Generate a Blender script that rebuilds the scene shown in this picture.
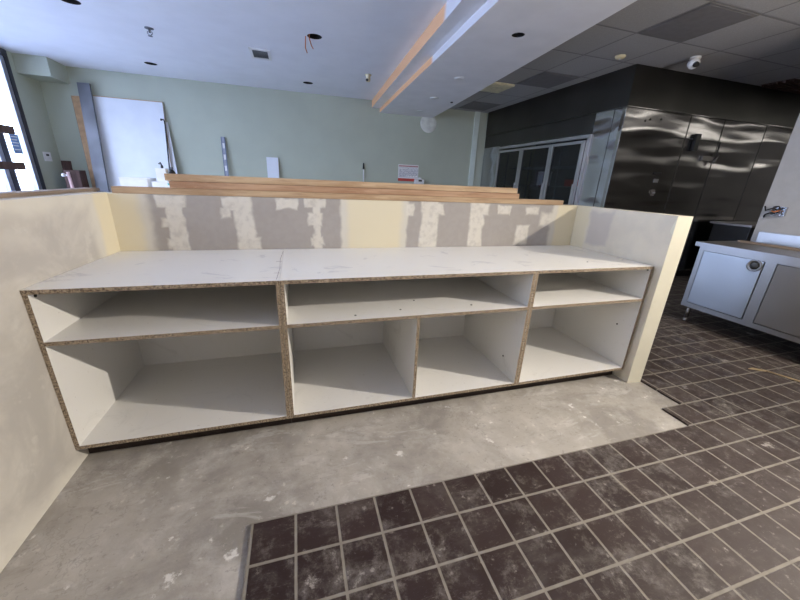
import bpy, bmesh, math, random
from mathutils import Vector, Matrix
random.seed(7)
S = bpy.context.scene
for o in list(bpy.data.objects):
    bpy.data.objects.remove(o)
COL = S.collection

# ------------------------------------------------------------------ camera
cam_d = bpy.data.cameras.new('camera'); cam = bpy.data.objects.new('camera', cam_d); COL.objects.link(cam)
R_ = Vector((0.95846628, -0.28217459, 0.04147152)); U_ = Vector((0.0565466, 0.33053393, 0.94209861)); F_ = Vector((0.27954404, 0.90062468, -0.33276165))
M = Matrix((R_, U_, -F_)).transposed().to_4x4()
M.translation = Vector((1.0714, -1.6498, 1.3539))
cam.matrix_world = M
cam_d.sensor_width = 36; cam_d.sensor_fit = 'HORIZONTAL'; cam_d.lens = 36 * 336.981 / 800; cam_d.clip_start = 0.02
S.camera = cam

# ------------------------------------------------------------------ light
WORLD = 3.0
SKY_BLUE = (2.35, 2.6, 3.45, 1)     # open sky over the left side of the street
LAMP = 560.0                          # the work lamp's beam, W
LAMP_COL = (1.0, 0.91, 0.79)
LAMP_AIM = (-1.2, -2.2, 0.75)
SPILL = 150.0                         # bare-bulb spill of the same lamp, W
S.view_settings.view_transform = 'Standard'; S.view_settings.look = 'None'
S.view_settings.exposure = 0.0; S.view_settings.gamma = 1.0; S.view_settings.use_curve_mapping = False
w = bpy.data.worlds.new('World'); S.world = w; w.use_nodes = True
wt = w.node_tree; bg = wt.nodes['Background']; bg.inputs['Strength'].default_value = WORLD
bg.inputs['Color'].default_value = SKY_BLUE

sun_d = bpy.data.lights.new('sun', 'SUN'); sun_d.energy = 22.0; sun_d.angle = 0.01; sun_d.color = (0.25, 0.42, 1.0)
sun = bpy.data.objects.new('sun', sun_d); COL.objects.link(sun)              # lights the street outside; the roof keeps it out of the room
sun.rotation_euler = Vector((-0.06, -0.6, -0.8)).to_track_quat('-Z', 'Y').to_euler()


def portal(loc, rot, sx, sy):
    d = bpy.data.lights.new('window_portal', 'AREA'); d.shape = 'RECTANGLE'; d.size = sx; d.size_y = sy
    d.cycles.is_portal = True
    o = bpy.data.objects.new('window_portal', d); o.location = loc; o.rotation_euler = rot; COL.objects.link(o)


portal((-2.95, 1.6, 1.45), (0, -math.pi / 2, 0), 2.7, 7.6)      # faces +x, into the room


# ------------------------------------------------------------------ materials
class N:
    """small node-tree writer"""
    def __init__(s, name):
        s.m = bpy.data.materials.new(name); s.m.use_nodes = True; s.t = s.m.node_tree; s.n = s.t.nodes
        s.b = s.n['Principled BSDF']; s._o = None

    def node(s, typ, **k):
        n = s.n.new(typ)
        for a, b in k.items():
            setattr(n, a, b)
        return n

    def put(s, sock, v):
        if isinstance(v, bpy.types.NodeSocket):
            s.t.links.new(v, sock)
        elif v is not None:
            if sock.type == 'RGBA' and not hasattr(v, '__len__'):
                v = (v, v, v, 1)
            if sock.type == 'RGBA' and len(v) == 3:
                v = (*v, 1)
            sock.default_value = v

    def pos(s):
        if s._o is None:
            s._o = s.node('ShaderNodeTexCoord').outputs['Object']
        return s._o

    def math(s, op, a, b=None, c=None, clamp=False):
        n = s.node('ShaderNodeMath', operation=op, use_clamp=clamp)
        s.put(n.inputs[0], a)
        if b is not None: s.put(n.inputs[1], b)
        if c is not None: s.put(n.inputs[2], c)
        return n.outputs[0]

    def vm(s, op, a, b):
        n = s.node('ShaderNodeVectorMath', operation=op); s.put(n.inputs[0], a); s.put(n.inputs[1], b)
        return n.outputs[0]

    def sep(s, v):
        n = s.node('ShaderNodeSeparateXYZ'); s.put(n.inputs[0], v); return n.outputs

    def comb(s, x, y, z):
        n = s.node('ShaderNodeCombineXYZ')
        for i, v in enumerate((x, y, z)): s.put(n.inputs[i], v)
        return n.outputs[0]

    def noise(s, scale, detail=4, rough=0.55, vec=None, dist=0.0, col=False):
        n = s.node('ShaderNodeTexNoise'); s.put(n.inputs['Vector'], vec if vec is not None else s.pos())
        n.inputs['Scale'].default_value = scale; n.inputs['Detail'].default_value = detail
        n.inputs['Roughness'].default_value = rough; n.inputs['Distortion'].default_value = dist
        return n.outputs['Color' if col else 'Fac']

    def ramp(s, f, lo, hi, a=0.0, b=1.0):
        n = s.node('ShaderNodeMapRange'); n.interpolation_type = 'SMOOTHSTEP'
        s.put(n.inputs[0], f)
        for i, v in enumerate((lo, hi, a, b)): s.put(n.inputs[i + 1], v)
        return n.outputs[0]

    def mix(s, f, a, b, mode='MIX'):
        n = s.node('ShaderNodeMix', data_type='RGBA', blend_type=mode)
        s.put(n.inputs[0], f); s.put(n.inputs[6], a); s.put(n.inputs[7], b)
        return n.outputs[2]

    def bump(s, h, strength=0.3, dist=0.01):
        n = s.node('ShaderNodeBump'); s.put(n.inputs['Height'], h)
        n.inputs['Strength'].default_value = strength; n.inputs['Distance'].default_value = dist
        s.t.links.new(n.outputs[0], s.b.inputs['Normal'])

    def end(s, col, rough=0.6, metal=0.0, spec=None):
        s.put(s.b.inputs['Base Color'], col); s.put(s.b.inputs['Roughness'], rough); s.put(s.b.inputs['Metallic'], metal)
        if spec is not None: s.b.inputs['Specular IOR Level'].default_value = spec
        return s.m


def plain(name, col, rough=0.5, metal=0.0, var=0.12, scale=14, bump=0.0):
    k = N(name); f = k.noise(scale, 3)
    dark = tuple(c * (1 - var) for c in col); lite = tuple(min(1, c * (1 + var)) for c in col)
    if bump: k.bump(k.noise(scale * 8, 3), bump, 0.003)
    return k.end(k.mix(k.ramp(f, 0.3, 0.7), dark, lite), rough, metal)


def steel(name, col=(0.55, 0.55, 0.56), rough=0.22, wave=0.5, wscale=2.2, wdist=0.03, dirt=0.2, stretch=(1, 1, 1)):
    k = N(name)
    v = k.vm('MULTIPLY', k.pos(), stretch)
    f = k.noise(wscale, 1, 0.3, v); g = k.noise(1.8, 2, 0.5)
    k.bump(f, wave, wdist)
    return k.end(k.mix(k.ramp(g, 0.3, 0.75), tuple(c * (1 - dirt) for c in col), col), rough, 1.0)


MELA = None
k = N('white_melamine')
sc = k.ramp(k.noise(3.2, 6, 0.7, dist=1.2), 0.56, 0.72); sp = k.ramp(k.noise(60, 2), 0.7, 0.76)
c = k.mix(sc, (0.77, 0.76, 0.735), (0.68, 0.67, 0.645)); c = k.mix(k.math('MULTIPLY', sp, 0.35), c, (0.322, 0.270, 0.217))
MELA = k.end(c, 0.45)
k = N('scuffed_white_countertop')
sc = k.ramp(k.noise(2.4, 6, 0.7, dist=2.0), 0.57, 0.63); s2 = k.ramp(k.noise(9, 6, 0.75), 0.55, 0.7)
c = k.mix(k.math('MULTIPLY', sc, 0.7), (0.84, 0.82, 0.76), (0.64, 0.625, 0.60)); c = k.mix(k.math('MULTIPLY', s2, 0.3), c, (0.9, 0.87, 0.82))
COUNTER = k.end(c, 0.45)
k = N('raw_particleboard_edge')
f = k.noise(120, 3, 0.8); g = k.noise(45, 4, 0.7)
c = k.mix(k.ramp(f, 0.38, 0.62), (0.09, 0.065, 0.045), (0.44, 0.35, 0.25)); c = k.mix(k.math('MULTIPLY', k.ramp(g, 0.5, 0.7), 0.5), c, (0.55, 0.46, 0.34))
k.bump(f, 0.4, 0.002); PART = k.end(c, 0.85)


def wood(name, a, b, axis=0, scale=1.0):
    k = N(name)
    st = [22, 22, 22]; st[axis] = 1.6
    v = k.vm('MULTIPLY', k.pos(), tuple(st))
    f = k.noise(1.4 * scale, 6, 0.65, v, 0.8); g = k.noise(0.5, 2, 0.5, v)
    c = k.mix(k.ramp(f, 0.35, 0.65), a, b); c = k.mix(k.ramp(g, 0.55, 0.75, 0, 0.5), c, tuple(x * 0.75 for x in a))
    kn = k.node('ShaderNodeTexVoronoi'); k.put(kn.inputs['Vector'], k.vm('MULTIPLY', k.pos(), (1.7, 9, 9) if axis == 0 else (9, 1.7, 9))); kn.inputs['Scale'].default_value = 1.0
    kk = k.ramp(kn.outputs['Distance'], 0.05, 0.13, 1, 0)
    c = k.mix(k.math('MULTIPLY', kk, 0.75), c, tuple(x * 0.4 for x in a))
    k.bump(f, 0.15, 0.003)
    return k.end(c, 0.7)


PINE = wood('pine_lumber', (0.38, 0.245, 0.14), (0.56, 0.405, 0.255))
PINE2 = wood('reddish_pine_lumber', (0.33, 0.18, 0.10), (0.50, 0.32, 0.20))
BROWNW = wood('dark_brown_board', (0.06, 0.03, 0.025), (0.10, 0.055, 0.045), 2)
TANW = wood('tan_board', (0.20, 0.15, 0.11), (0.32, 0.25, 0.19), 1)
KICK = wood('dark_red_brown_kick', (0.018, 0.010, 0.008), (0.035, 0.019, 0.015))

# half-wall drywall with its joint-compound and paint patches --------------------------------------------------


def patch_mask(k, co, cx, cy, hx, hy, soft):
    dx = k.math('SUBTRACT', k.math('ABSOLUTE', k.math('SUBTRACT', co[0], cx)), hx)
    dy = k.math('SUBTRACT', k.math('ABSOLUTE', k.math('SUBTRACT', co[1], cy)), hy)
    return k.ramp(k.math('MAXIMUM', dx, dy), -soft, soft, 1, 0)


def union(k, ms):
    r = ms[0]
    for m in ms[1:]: r = k.math('MAXIMUM', r, m)
    return r


def warped(k, a, b, amp, scale):
    s = k.sep(k.pos()); nz = k.noise(scale, 3, 0.5, col=True); n = k.sep(nz)
    wa = k.math('MULTIPLY_ADD', k.math('SUBTRACT', n[0], 0.5), amp, s[a]); wb = k.math('MULTIPLY_ADD', k.math('SUBTRACT', n[1], 0.5), amp, s[b])
    return (wa, wb)


GREY = (0.36, 0.335, 0.315); MUD = (0.66, 0.63, 0.57); YEL = (0.72, 0.65, 0.47); CREAM = (0.70, 0.67, 0.59)
k = N('back_half_wall_drywall')
co = warped(k, 0, 2, 0.05, 12)
mud = [(.355, .94, .048, .25, .008), (.345, 1.18, .075, .035, .008), (.34, 1.05, .06, .03, .01), (.345, .92, .06, .03, .01),
       (.70, 1.17, .075, .04, .01), (.745, 1.03, .055, .2, .012), (.64, 1.12, .03, .03, .01), (.77, .92, .06, .04, .01),
       (1.01, 1.18, .065, .035, .008), (1.19, 1.19, .07, .03, .008), (1.20, 1.05, .028, .2, .008), (1.19, 1.08, .05, .04, .01), (1.2, .93, .04, .03, .01),
       (1.87, 1.16, .03, .04, .01), (2.03, 1.05, .07, .2, .012), (2.05, 1.17, .09, .04, .01), (2.43, 1.05, .06, .2, .012), (2.45, 1.17, .075, .04, .012),
       (2.67, 1.17, .06, .035, .008), (2.86, .97, .06, .08, .012), (2.93, 1.17, .06, .03, .012), (3.08, 1.1, .06, .05, .02)]
mm = union(k, [patch_mask(k, co, *p) for p in mud])
ym = union(k, [patch_mask(k, co, .05, 1.05, .12, .4, .03), patch_mask(k, co, 1.61, 1.05, .20, .4, .03), patch_mask(k, co, 3.32, 1.05, .14, .4, .02)])
cm = union(k, [patch_mask(k, co, .05, 1.05, .175, .4, .03), patch_mask(k, co, 1.61, 1.05, .245, .4, .012), patch_mask(k, co, 3.3, 1.05, .17, .4, .02)])
tone = k.noise(26, 4); c = k.mix(k.ramp(tone, 0.3, 0.7), GREY, tuple(x * 1.06 for x in GREY))
c = k.mix(k.math('MULTIPLY', mm, k.ramp(tone, 0.25, 0.6, 0.6, 1)), c, MUD); c = k.mix(k.math('MULTIPLY', cm, 0.8), c, CREAM); c = k.mix(k.math('MULTIPLY', ym, 0.85), c, YEL)
k.bump(mm, 0.25, 0.003); WBACK = k.end(c, 0.85)

k = N('left_half_wall_drywall')
co = warped(k, 1, 2, 0.16, 4)
big = patch_mask(k, co, -1.15, 1.0, 1.68, .16, .05)
yl = patch_mask(k, co, .76, 1.05, .14, .3, .03)
n1 = k.noise(2.6, 5, 0.6, dist=0.6); n2 = k.noise(7, 5, 0.65)
c = k.mix(k.ramp(n1, 0.38, 0.62), (0.45, 0.425, 0.39), (0.57, 0.54, 0.49))
c = k.mix(k.ramp(n2, 0.55, 0.68, 0, 0.4), c, (0.66, 0.635, 0.58))
c = k.mix(k.math('MULTIPLY', 0.65, k.math('SUBTRACT', 1.0, patch_mask(k, co, -1.4, .6, 1.95, .56, .04))), c, CREAM)
c = k.mix(k.math('MULTIPLY', yl, 0.9), c, YEL)
k.bump(n2, 0.1, 0.003); WLEFT = k.end(c, 0.85)

k = N('right_half_wall_drywall')
co = warped(k, 1, 2, 0.10, 7)
n1 = k.noise(4, 5, 0.6)
c = k.mix(k.ramp(n1, 0.35, 0.65), (0.672, 0.616, 0.510), (0.762, 0.697, 0.570))
c = k.mix(k.math('MULTIPLY', patch_mask(k, co, .52, 1.06, .10, .13, .02), 0.7), c, (0.50, 0.455, 0.42))
c = k.mix(k.math('MULTIPLY', patch_mask(k, co, .74, 1.1, .10, .5, .015), 0.9), c, YEL)
c = k.mix(patch_mask(k, co, -.08, .6, .036 + 0, .9, .001), c, (0.78, 0.745, 0.60))
WRIGHT = k.end(c, 0.8)
CAPY = plain('cream_corner_paint', (0.78, 0.745, 0.60), 0.75, var=0.04, scale=5)

# floor --------------------------------------------------------------------------------------------------------
k = N('bare_concrete')
n1 = k.noise(1.3, 6, 0.65, dist=0.7); n2 = k.noise(5, 7, 0.7); n3 = k.noise(38, 4, 0.7)
sw = k.noise(2.0, 6, 0.7, k.vm('MULTIPLY', k.pos(), (1.0, 2.6, 1)), 1.0)
c = k.mix(k.ramp(n1, 0.35, 0.65), (0.266, 0.245, 0.220), (0.432, 0.401, 0.355))
c = k.mix(k.ramp(n2, 0.45, 0.75, 0, 0.6), c, (0.612, 0.585, 0.547)); c = k.mix(k.ramp(sw, 0.58, 0.66, 0, 0.35), c, (0.665, 0.646, 0.611))
c = k.mix(k.ramp(n3, 0.30, 0.42, 0.5, 0), c, (0.213, 0.197, 0.185))
v = k.node('ShaderNodeTexVoronoi'); k.put(v.inputs['Vector'], k.vm('ADD', k.pos(), k.vm('MULTIPLY', k.noise(16, 5, 0.7, col=True), (.16, .16, .16)))); v.inputs['Scale'].default_value = 4.2
c = k.mix(k.ramp(v.outputs['Distance'], 0.05, 0.12, 0.7, 0), c, (0.825, 0.802, 0.767))
v2 = k.node('ShaderNodeTexVoronoi'); k.put(v2.inputs['Vector'], k.vm('ADD', k.pos(), k.vm('MULTIPLY', k.noise(30, 4, 0.7, col=True), (.06, .06, .06)))); v2.inputs['Scale'].default_value = 9
c = k.mix(k.math('MULTIPLY', k.ramp(v2.outputs['Distance'], 0.05, 0.12, 0.8, 0), k.ramp(n2, 0.42, 0.55)), c, (0.798, 0.775, 0.738))
v3 = k.node('ShaderNodeTexVoronoi', feature='DISTANCE_TO_EDGE'); k.put(v3.inputs['Vector'], k.vm('ADD', k.pos(), k.vm('MULTIPLY', k.noise(3, 5, 0.7, col=True), (.5, .5, .5)))); v3.inputs['Scale'].default_value = 0.75
c = k.mix(k.ramp(k.noise(14, 8, 0.8), 0.58, 0.70, 0, 0.45), c, (0.692, 0.653, 0.596))
c = k.mix(k.ramp(v3.outputs['Distance'], 0.001, 0.004, 0.3, 0), c, (0.239, 0.218, 0.199))
fl = k.node('ShaderNodeTexVoronoi'); k.put(fl.inputs['Vector'], k.vm('ADD', k.pos(), k.vm('MULTIPLY', k.noise(50, 4, 0.7, col=True), (.04, .04, .04)))); fl.inputs['Scale'].default_value = 17
c = k.mix(k.math('MULTIPLY', k.ramp(fl.outputs['Distance'], 0.08, 0.20, 0.6, 0), k.ramp(n2, 0.45, 0.6)), c, (0.66, 0.62, 0.55))
dk = k.noise(2.2, 9, 0.8, k.vm('MULTIPLY', k.pos(), (1.0, 3.0, 1)), 0.6)
c = k.mix(k.ramp(dk, 0.52, 0.66, 0, 0.30), c, (0.17, 0.15, 0.13))
k.bump(k.math('ADD', n2, n3), 0.25, 0.004)
CONC = k.end(c, 0.75)

TX, TY, SX, SY = 0.8263, -0.531, 0.1696, 0.1746
k = N('quarry_tile')
s = k.sep(k.pos())
uu = k.math('DIVIDE', k.math('SUBTRACT', s[0], TX), SX); vv = k.math('DIVIDE', k.math('SUBTRACT', s[1], TY), SY)
fu = k.math('FRACT', uu); fv = k.math('FRACT', vv)
eu = k.math('MINIMUM', fu, k.math('SUBTRACT', 1.0, fu)); ev = k.math('MINIMUM', fv, k.math('SUBTRACT', 1.0, fv))
wob = k.math('MULTIPLY', k.math('SUBTRACT', k.noise(30, 2), 0.5), 0.012)
e = k.math('ADD', k.math('MINIMUM', eu, ev), wob)
gm = k.ramp(e, 0.024, 0.038, 1, 0)
wn = k.node('ShaderNodeTexWhiteNoise', noise_dimensions='2D'); k.put(wn.inputs['Vector'], k.comb(k.math('FLOOR', uu), k.math('FLOOR', vv), 0))
tv = wn.outputs['Value']
c = k.mix(tv, (0.024, 0.0125, 0.0115), (0.040, 0.024, 0.022))
big = k.noise(1.1, 3, 0.5)
blot = k.noise(10, 8, 0.78, dist=0.15); fine = k.noise(48, 6, 0.8)
haze = k.noise(3.3, 6, 0.7, k.vm('MULTIPLY', k.pos(), (1, 2.0, 1)), 0.5)
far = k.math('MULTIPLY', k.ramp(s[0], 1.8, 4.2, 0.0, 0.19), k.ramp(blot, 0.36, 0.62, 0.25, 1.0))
thr = k.math('SUBTRACT', k.math('ADD', blot, k.math('MULTIPLY', k.math('SUBTRACT', big, 0.5), 0.35)), k.math('MULTIPLY', tv, 0.05))
c = k.mix(k.ramp(haze, 0.46, 0.74, 0.0, 0.22), c, (0.240, 0.220, 0.200))
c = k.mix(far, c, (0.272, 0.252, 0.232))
c = k.mix(k.ramp(thr, 0.47, 0.66, 0, 0.34), c, (0.288, 0.264, 0.240)); c = k.mix(k.ramp(thr, 0.62, 0.68, 0, 0.45), c, (0.400, 0.372, 0.336))
c = k.mix(k.ramp(fine, 0.60, 0.70, 0, 0.4), c, (0.336, 0.312, 0.288))
v = k.node('ShaderNodeTexVoronoi'); k.put(v.inputs['Vector'], k.vm('ADD', k.pos(), k.vm('MULTIPLY', k.noise(20, 6, 0.75, col=True), (.15, .15, .15)))); v.inputs['Scale'].default_value = 3.1
c = k.mix(k.math('MULTIPLY', k.ramp(v.outputs['Distance'], 0.05, 0.12, 0.7, 0), k.ramp(blot, 0.40, 0.55)), c, (0.50, 0.46, 0.42))
gcol = k.mix(k.noise(20, 4), (0.17, 0.15, 0.125), (0.33, 0.305, 0.265))
fl = k.node('ShaderNodeTexVoronoi'); k.put(fl.inputs['Vector'], k.vm('ADD', k.pos(), k.vm('MULTIPLY', k.noise(60, 4, 0.7, col=True), (.03, .03, .03)))); fl.inputs['Scale'].default_value = 24
c = k.mix(k.math('MULTIPLY', k.ramp(fl.outputs['Distance'], 0.08, 0.26, 0.5, 0), k.ramp(blot, 0.48, 0.60)), c, (0.42, 0.38, 0.34))
scr = k.noise(3.0, 9, 0.85, k.vm('MULTIPLY', k.pos(), (1.4, 6, 1)), 0.4)
c = k.mix(k.ramp(scr, 0.56, 0.66, 0, 0.28), c, (0.36, 0.325, 0.295))
c = k.mix(gm, c, gcol)
k.bump(k.math('ADD', k.math('MULTIPLY', gm, -1.0), k.math('MULTIPLY', fine, 0.15)), 0.5, 0.004)
TILE = k.end(c, k.math('MAXIMUM', gm, k.ramp(haze, 0.3, 0.7, 0.5, 0.7)), spec=0.3)

# walls, ceiling -------------------------------------------------------------------------------------------------
GREEN = plain('sage_green_paint', (0.475, 0.513, 0.418), 0.7, var=0.03, scale=2)
GREENL = plain('pale_green_trim_paint', (0.66, 0.74, 0.68), 0.6, var=0.03)
CEIL = plain('white_ceiling_paint', (0.861, 0.877, 0.924), 0.9, var=0.02, scale=3)
BULK = plain('grey_white_bulkhead_paint', (0.904, 0.893, 0.904), 0.9, var=0.03, scale=3)
k = N('bulkhead_face_two_tone')   # peach on the far stretch, white on the near one
s = k.sep(k.pos())
edge = k.ramp(k.math('ADD', s[1], k.math('MULTIPLY', k.noise(9, 2), 0.05)), 1.82, 1.92)
edge2 = k.ramp(k.math('ADD', s[1], k.math('MULTIPLY', k.noise(9, 2), 0.05)), 2.70, 2.80)
isf2 = k.math('GREATER_THAN', k.math('SUBTRACT', s[0], k.math('MULTIPLY', s[1], 0.05)), 2.47)
c = k.mix(k.mix(isf2, edge, edge2), (0.74, 0.74, 0.77), (0.86, 0.50, 0.27)); FACE = k.end(c, 0.8)
PART_W = plain('grey_white_partition_paint', (0.42, 0.41, 0.40), 0.7, var=0.03)
k = N('suspended_ceiling_tile')
s = k.sep(k.pos())
gx, gy, px_, py_ = 4.505, 0.98, 0.62, 0.695
fu = k.math('FRACT', k.math('DIVIDE', k.math('SUBTRACT', s[0], gx), px_)); fv = k.math('FRACT', k.math('DIVIDE', k.math('SUBTRACT', s[1], gy), py_))
eu = k.math('MINIMUM', fu, k.math('SUBTRACT', 1.0, fu)); ev = k.math('MINIMUM', fv, k.math('SUBTRACT', 1.0, fv))
e = k.math('MINIMUM', eu, ev)
g = k.ramp(e, 0.012, 0.020, 1, 0)
c = k.mix(k.ramp(k.noise(120, 3), 0.35, 0.7), (0.370, 0.366, 0.370), (0.436, 0.432, 0.436)); c = k.mix(g, c, (0.238, 0.234, 0.238))
k.bump(k.ramp(e, 0.018, 0.03), 0.4, 0.006); DROP = k.end(c, 0.9)

DARKP = plain('dark_ceiling_panel', (0.161, 0.158, 0.164), 0.8)
DARKP2 = plain('dark_grey_insert', (0.189, 0.182, 0.189), 0.8, var=.05)
BROWNV = plain('brown_grille', (0.09, 0.05, 0.04), 0.6)
BLACK = plain('black_plastic', (0.012, 0.012, 0.013), 0.4)
DARKIN = plain('dark_cavity', (0.012, 0.011, 0.011), 0.9)
WHITEP = plain('white_plastic', (0.80, 0.80, 0.80), 0.4, var=0.03)
CREAMP = plain('aged_cream_plastic', (0.75, 0.66, 0.42), 0.5)
CREAML = plain('cream_metal_panel', (0.78, 0.72, 0.50), 0.6)
ALU = steel('brushed_aluminium', (0.62, 0.63, 0.66), 0.35, 0.1)
FRAMEM = plain('dark_bronze_window_frame', (0.06, 0.065, 0.09), 0.35, 0.6)
FRAMEL = plain('grey_window_frame', (0.36, 0.38, 0.46), 0.35, 0.6)
SSD = steel('dark_stainless_cladding', (0.40, 0.385, 0.38), 0.22, 1.0, 2.2, 0.06, 0.1, (0.35, 1, 1.8))
SSF = steel('dark_soffit_cladding', (0.102, 0.099, 0.093), 0.38, 0.6, 1.6, 0.05, 0.15, (0.6, 1, 1.5))
SSL = steel('bright_stainless_cladding', (0.55, 0.56, 0.60), 0.20, 1.0, 3.0, 0.05, 0.1, (1, 0.7, 1.5))
SST = steel('stainless_sink_cabinet', (0.50, 0.51, 0.53), 0.30, 0.1, 1.5, 0.02, 0.1)
SSDOOR = steel('sky_tinted_door_sheet', (0.58, 0.63, 0.70), 0.30, 0.3, 2.0, 0.02, 0.05)  # blue tint puts the sky's reflection into the door's base colour
BRUSH = steel('dull_brushed_stainless', (0.33, 0.31, 0.295), 0.45, 0.05, 2, 0.01, 0.12)
COPPER = plain('copper_wire', (0.6, 0.2, 0.08), 0.4, 0.6)
REDM = plain('red_plastic', (0.5, 0.05, 0.04), 0.5)
PINKM = plain('pinkish_pipe', (0.62, 0.42, 0.42), 0.5)
WBOARD = plain('white_laminate_sheet', (0.76, 0.80, 0.86), 0.4, var=0.03, scale=3)
MDF = plain('tan_fibreboard', (0.52, 0.33, 0.18), 0.8)
GALV = steel('galvanised_steel', (0.28, 0.29, 0.32), 0.6, 0.2, 6, 0.01, 0.5)
PAPER = plain('white_card', (0.92, 0.92, 0.92), 0.7, var=0.03)
TEAL = plain('teal_label', (0.2, 0.55, 0.52), 0.6)
BLUEP = plain('blue_notice', (0.22, 0.34, 0.62), 0.6)
ASPH = plain('pale_asphalt', (0.35, 0.35, 0.36), 0.9)


def glass(name, tint, refl=0.08):
    m = bpy.data.materials.new(name); m.use_nodes = True; t = m.node_tree; t.nodes.clear()
    o = t.nodes.new('ShaderNodeOutputMaterial'); mx = t.nodes.new('ShaderNodeMixShader'); tr = t.nodes.new('ShaderNodeBsdfTransparent'); gl = t.nodes.new('ShaderNodeBsdfGlossy')
    fr = t.nodes.new('ShaderNodeFresnel'); ge = t.nodes.new('ShaderNodeNewGeometry'); mp = t.nodes.new('ShaderNodeMapRange')
    mp.inputs[3].default_value = 1.45; mp.inputs[4].default_value = 1 / 1.45      # the same index entering and leaving the pane
    t.links.new(ge.outputs['Backfacing'], mp.inputs[0]); t.links.new(mp.outputs[0], fr.inputs[0])
    tr.inputs[0].default_value = (*tint, 1); gl.inputs['Roughness'].default_value = 0.03
    t.links.new(fr.outputs[0], mx.inputs[0]); t.links.new(tr.outputs[0], mx.inputs[1]); t.links.new(gl.outputs[0], mx.inputs[2]); t.links.new(mx.outputs[0], o.inputs[0])
    return m


GLASS = glass('clear_window_glass', (0.93, 0.96, 0.97)); GLASSD = glass('cooler_door_glass', (0.55, 0.57, 0.6))


def emit(name, col, st):
    k = N(name); k.b.inputs['Emission Color'].default_value = (*col, 1); k.b.inputs['Emission Strength'].default_value = st
    return k.end(col, 0.5)


# ------------------------------------------------------------------ mesh helpers
def BM(): return bmesh.new()


def abox(bm, lo, hi, mi=0):
    vs = [bm.verts.new((x, y, z)) for z in (lo[2], hi[2]) for y in (lo[1], hi[1]) for x in (lo[0], hi[0])]
    fs = []
    for q in ((0, 2, 3, 1), (4, 5, 7, 6), (0, 1, 5, 4), (2, 6, 7, 3), (0, 4, 6, 2), (1, 3, 7, 5)):
        f = bm.faces.new([vs[i] for i in q]); f.material_index = mi; fs.append(f)
    return fs


def aprism(bm, pts, z0, z1, mi=0):
    """vertical prism over a counter-clockwise xy outline"""
    a = [bm.verts.new((x, y, z0)) for x, y in pts]; b = [bm.verts.new((x, y, z1)) for x, y in pts]
    fs = [bm.faces.new(a[::-1]), bm.faces.new(b)]
    for i in range(len(pts)):
        j = (i + 1) % len(pts); fs.append(bm.faces.new((a[i], a[j], b[j], b[i])))
    for f in fs: f.material_index = mi
    return fs


def atube(bm, p, q, r, n=12, r2=None, mi=0):
    p = Vector(p); q = Vector(q); d = (q - p).normalized(); a = d.orthogonal().normalized(); b = d.cross(a); r2 = r if r2 is None else r2
    A = [bm.verts.new(p + (a * math.cos(t) + b * math.sin(t)) * r) for t in (2 * math.pi * i / n for i in range(n))]
    B = [bm.verts.new(q + (a * math.cos(t) + b * math.sin(t)) * r2) for t in (2 * math.pi * i / n for i in range(n))]
    fs = [bm.faces.new(A[::-1]), bm.faces.new(B)]
    for i in range(n): fs.append(bm.faces.new((A[i], A[(i + 1) % n], B[(i + 1) % n], B[i])))
    for f in fs: f.material_index = mi; f.smooth = len(f.verts) == 4


def apath(bm, pts, r, n=8, mi=0):
    pts = [Vector(p) for p in pts]; rings = []
    ref = Vector((0.3, 0.5, 0.8)).normalized()
    for i, p in enumerate(pts):
        d = (pts[min(i + 1, len(pts) - 1)] - pts[max(i - 1, 0)]).normalized(); a = (ref - d * ref.dot(d)).normalized(); b = d.cross(a)
        rings.append([bm.verts.new(p + (a * math.cos(t) + b * math.sin(t)) * r) for t in (2 * math.pi * j / n for j in range(n))])
    for A, B in zip(rings, rings[1:]):
        for i in range(n):
            f = bm.faces.new((A[i], A[(i + 1) % n], B[(i + 1) % n], B[i])); f.material_index = mi; f.smooth = True
    bm.faces.new(rings[0][::-1]).material_index = mi; bm.faces.new(rings[-1]).material_index = mi


def alathe(bm, c, prof, n=24, axis='z', mi=0):
    """profile (r, h) about an axis through c"""
    c = Vector(c); rings = []
    for r, h in prof:
        ring = []
        for i in range(n):
            t = 2 * math.pi * i / n; u, v = math.cos(t) * r, math.sin(t) * r
            ring.append(bm.verts.new(c + (Vector((u, v, h)) if axis == 'z' else Vector((h, u, v)) if axis == 'x' else Vector((v, h, u)))))
        rings.append(ring)
    for A, B in zip(rings, rings[1:]):
        for i in range(n):
            f = bm.faces.new((A[i], A[(i + 1) % n], B[(i + 1) % n], B[i])); f.smooth = True; f.material_index = mi
    bm.faces.new(rings[0][::-1]).material_index = mi; bm.faces.new(rings[-1]).material_index = mi


def obj(name, bm, mats, parent=None, bevel=0.0, local=False, fix=True):
    """link bm as ONE object. World coordinates unless local; children are stored relative to their (unrotated) parent."""
    if fix: bmesh.ops.recalc_face_normals(bm, faces=bm.faces)
    if bevel:
        bmesh.ops.bevel(bm, geom=[e for e in bm.edges if e.calc_length() > bevel * 4], offset=bevel, segments=2, affect='EDGES', profile=0.7, clamp_overlap=True)
    if parent is not None and not local:
        off = Vector(parent.location); p = parent.parent
        while p is not None: off += p.location; p = p.parent
        bmesh.ops.translate(bm, verts=bm.verts, vec=-off)
    me = bpy.data.meshes.new(name); bm.to_mesh(me); bm.free()
    for m in (mats if isinstance(mats, (list, tuple)) else [mats]): me.materials.append(m)
    o = bpy.data.objects.new(name, me); COL.objects.link(o); o.parent = parent
    return o


def box(name, lo, hi, mat, parent=None, bevel=0.0):
    bm = BM(); abox(bm, lo, hi); return obj(name, bm, mat, parent, bevel)


def thing(name, label, cat, loc=(0, 0, 0), group=None, rot=(0, 0, 0)):
    o = bpy.data.objects.new(name, None); COL.objects.link(o); o.location = loc; o.rotation_euler = rot; o.empty_display_size = 0.1
    return tag(o, label, cat, group)


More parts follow.
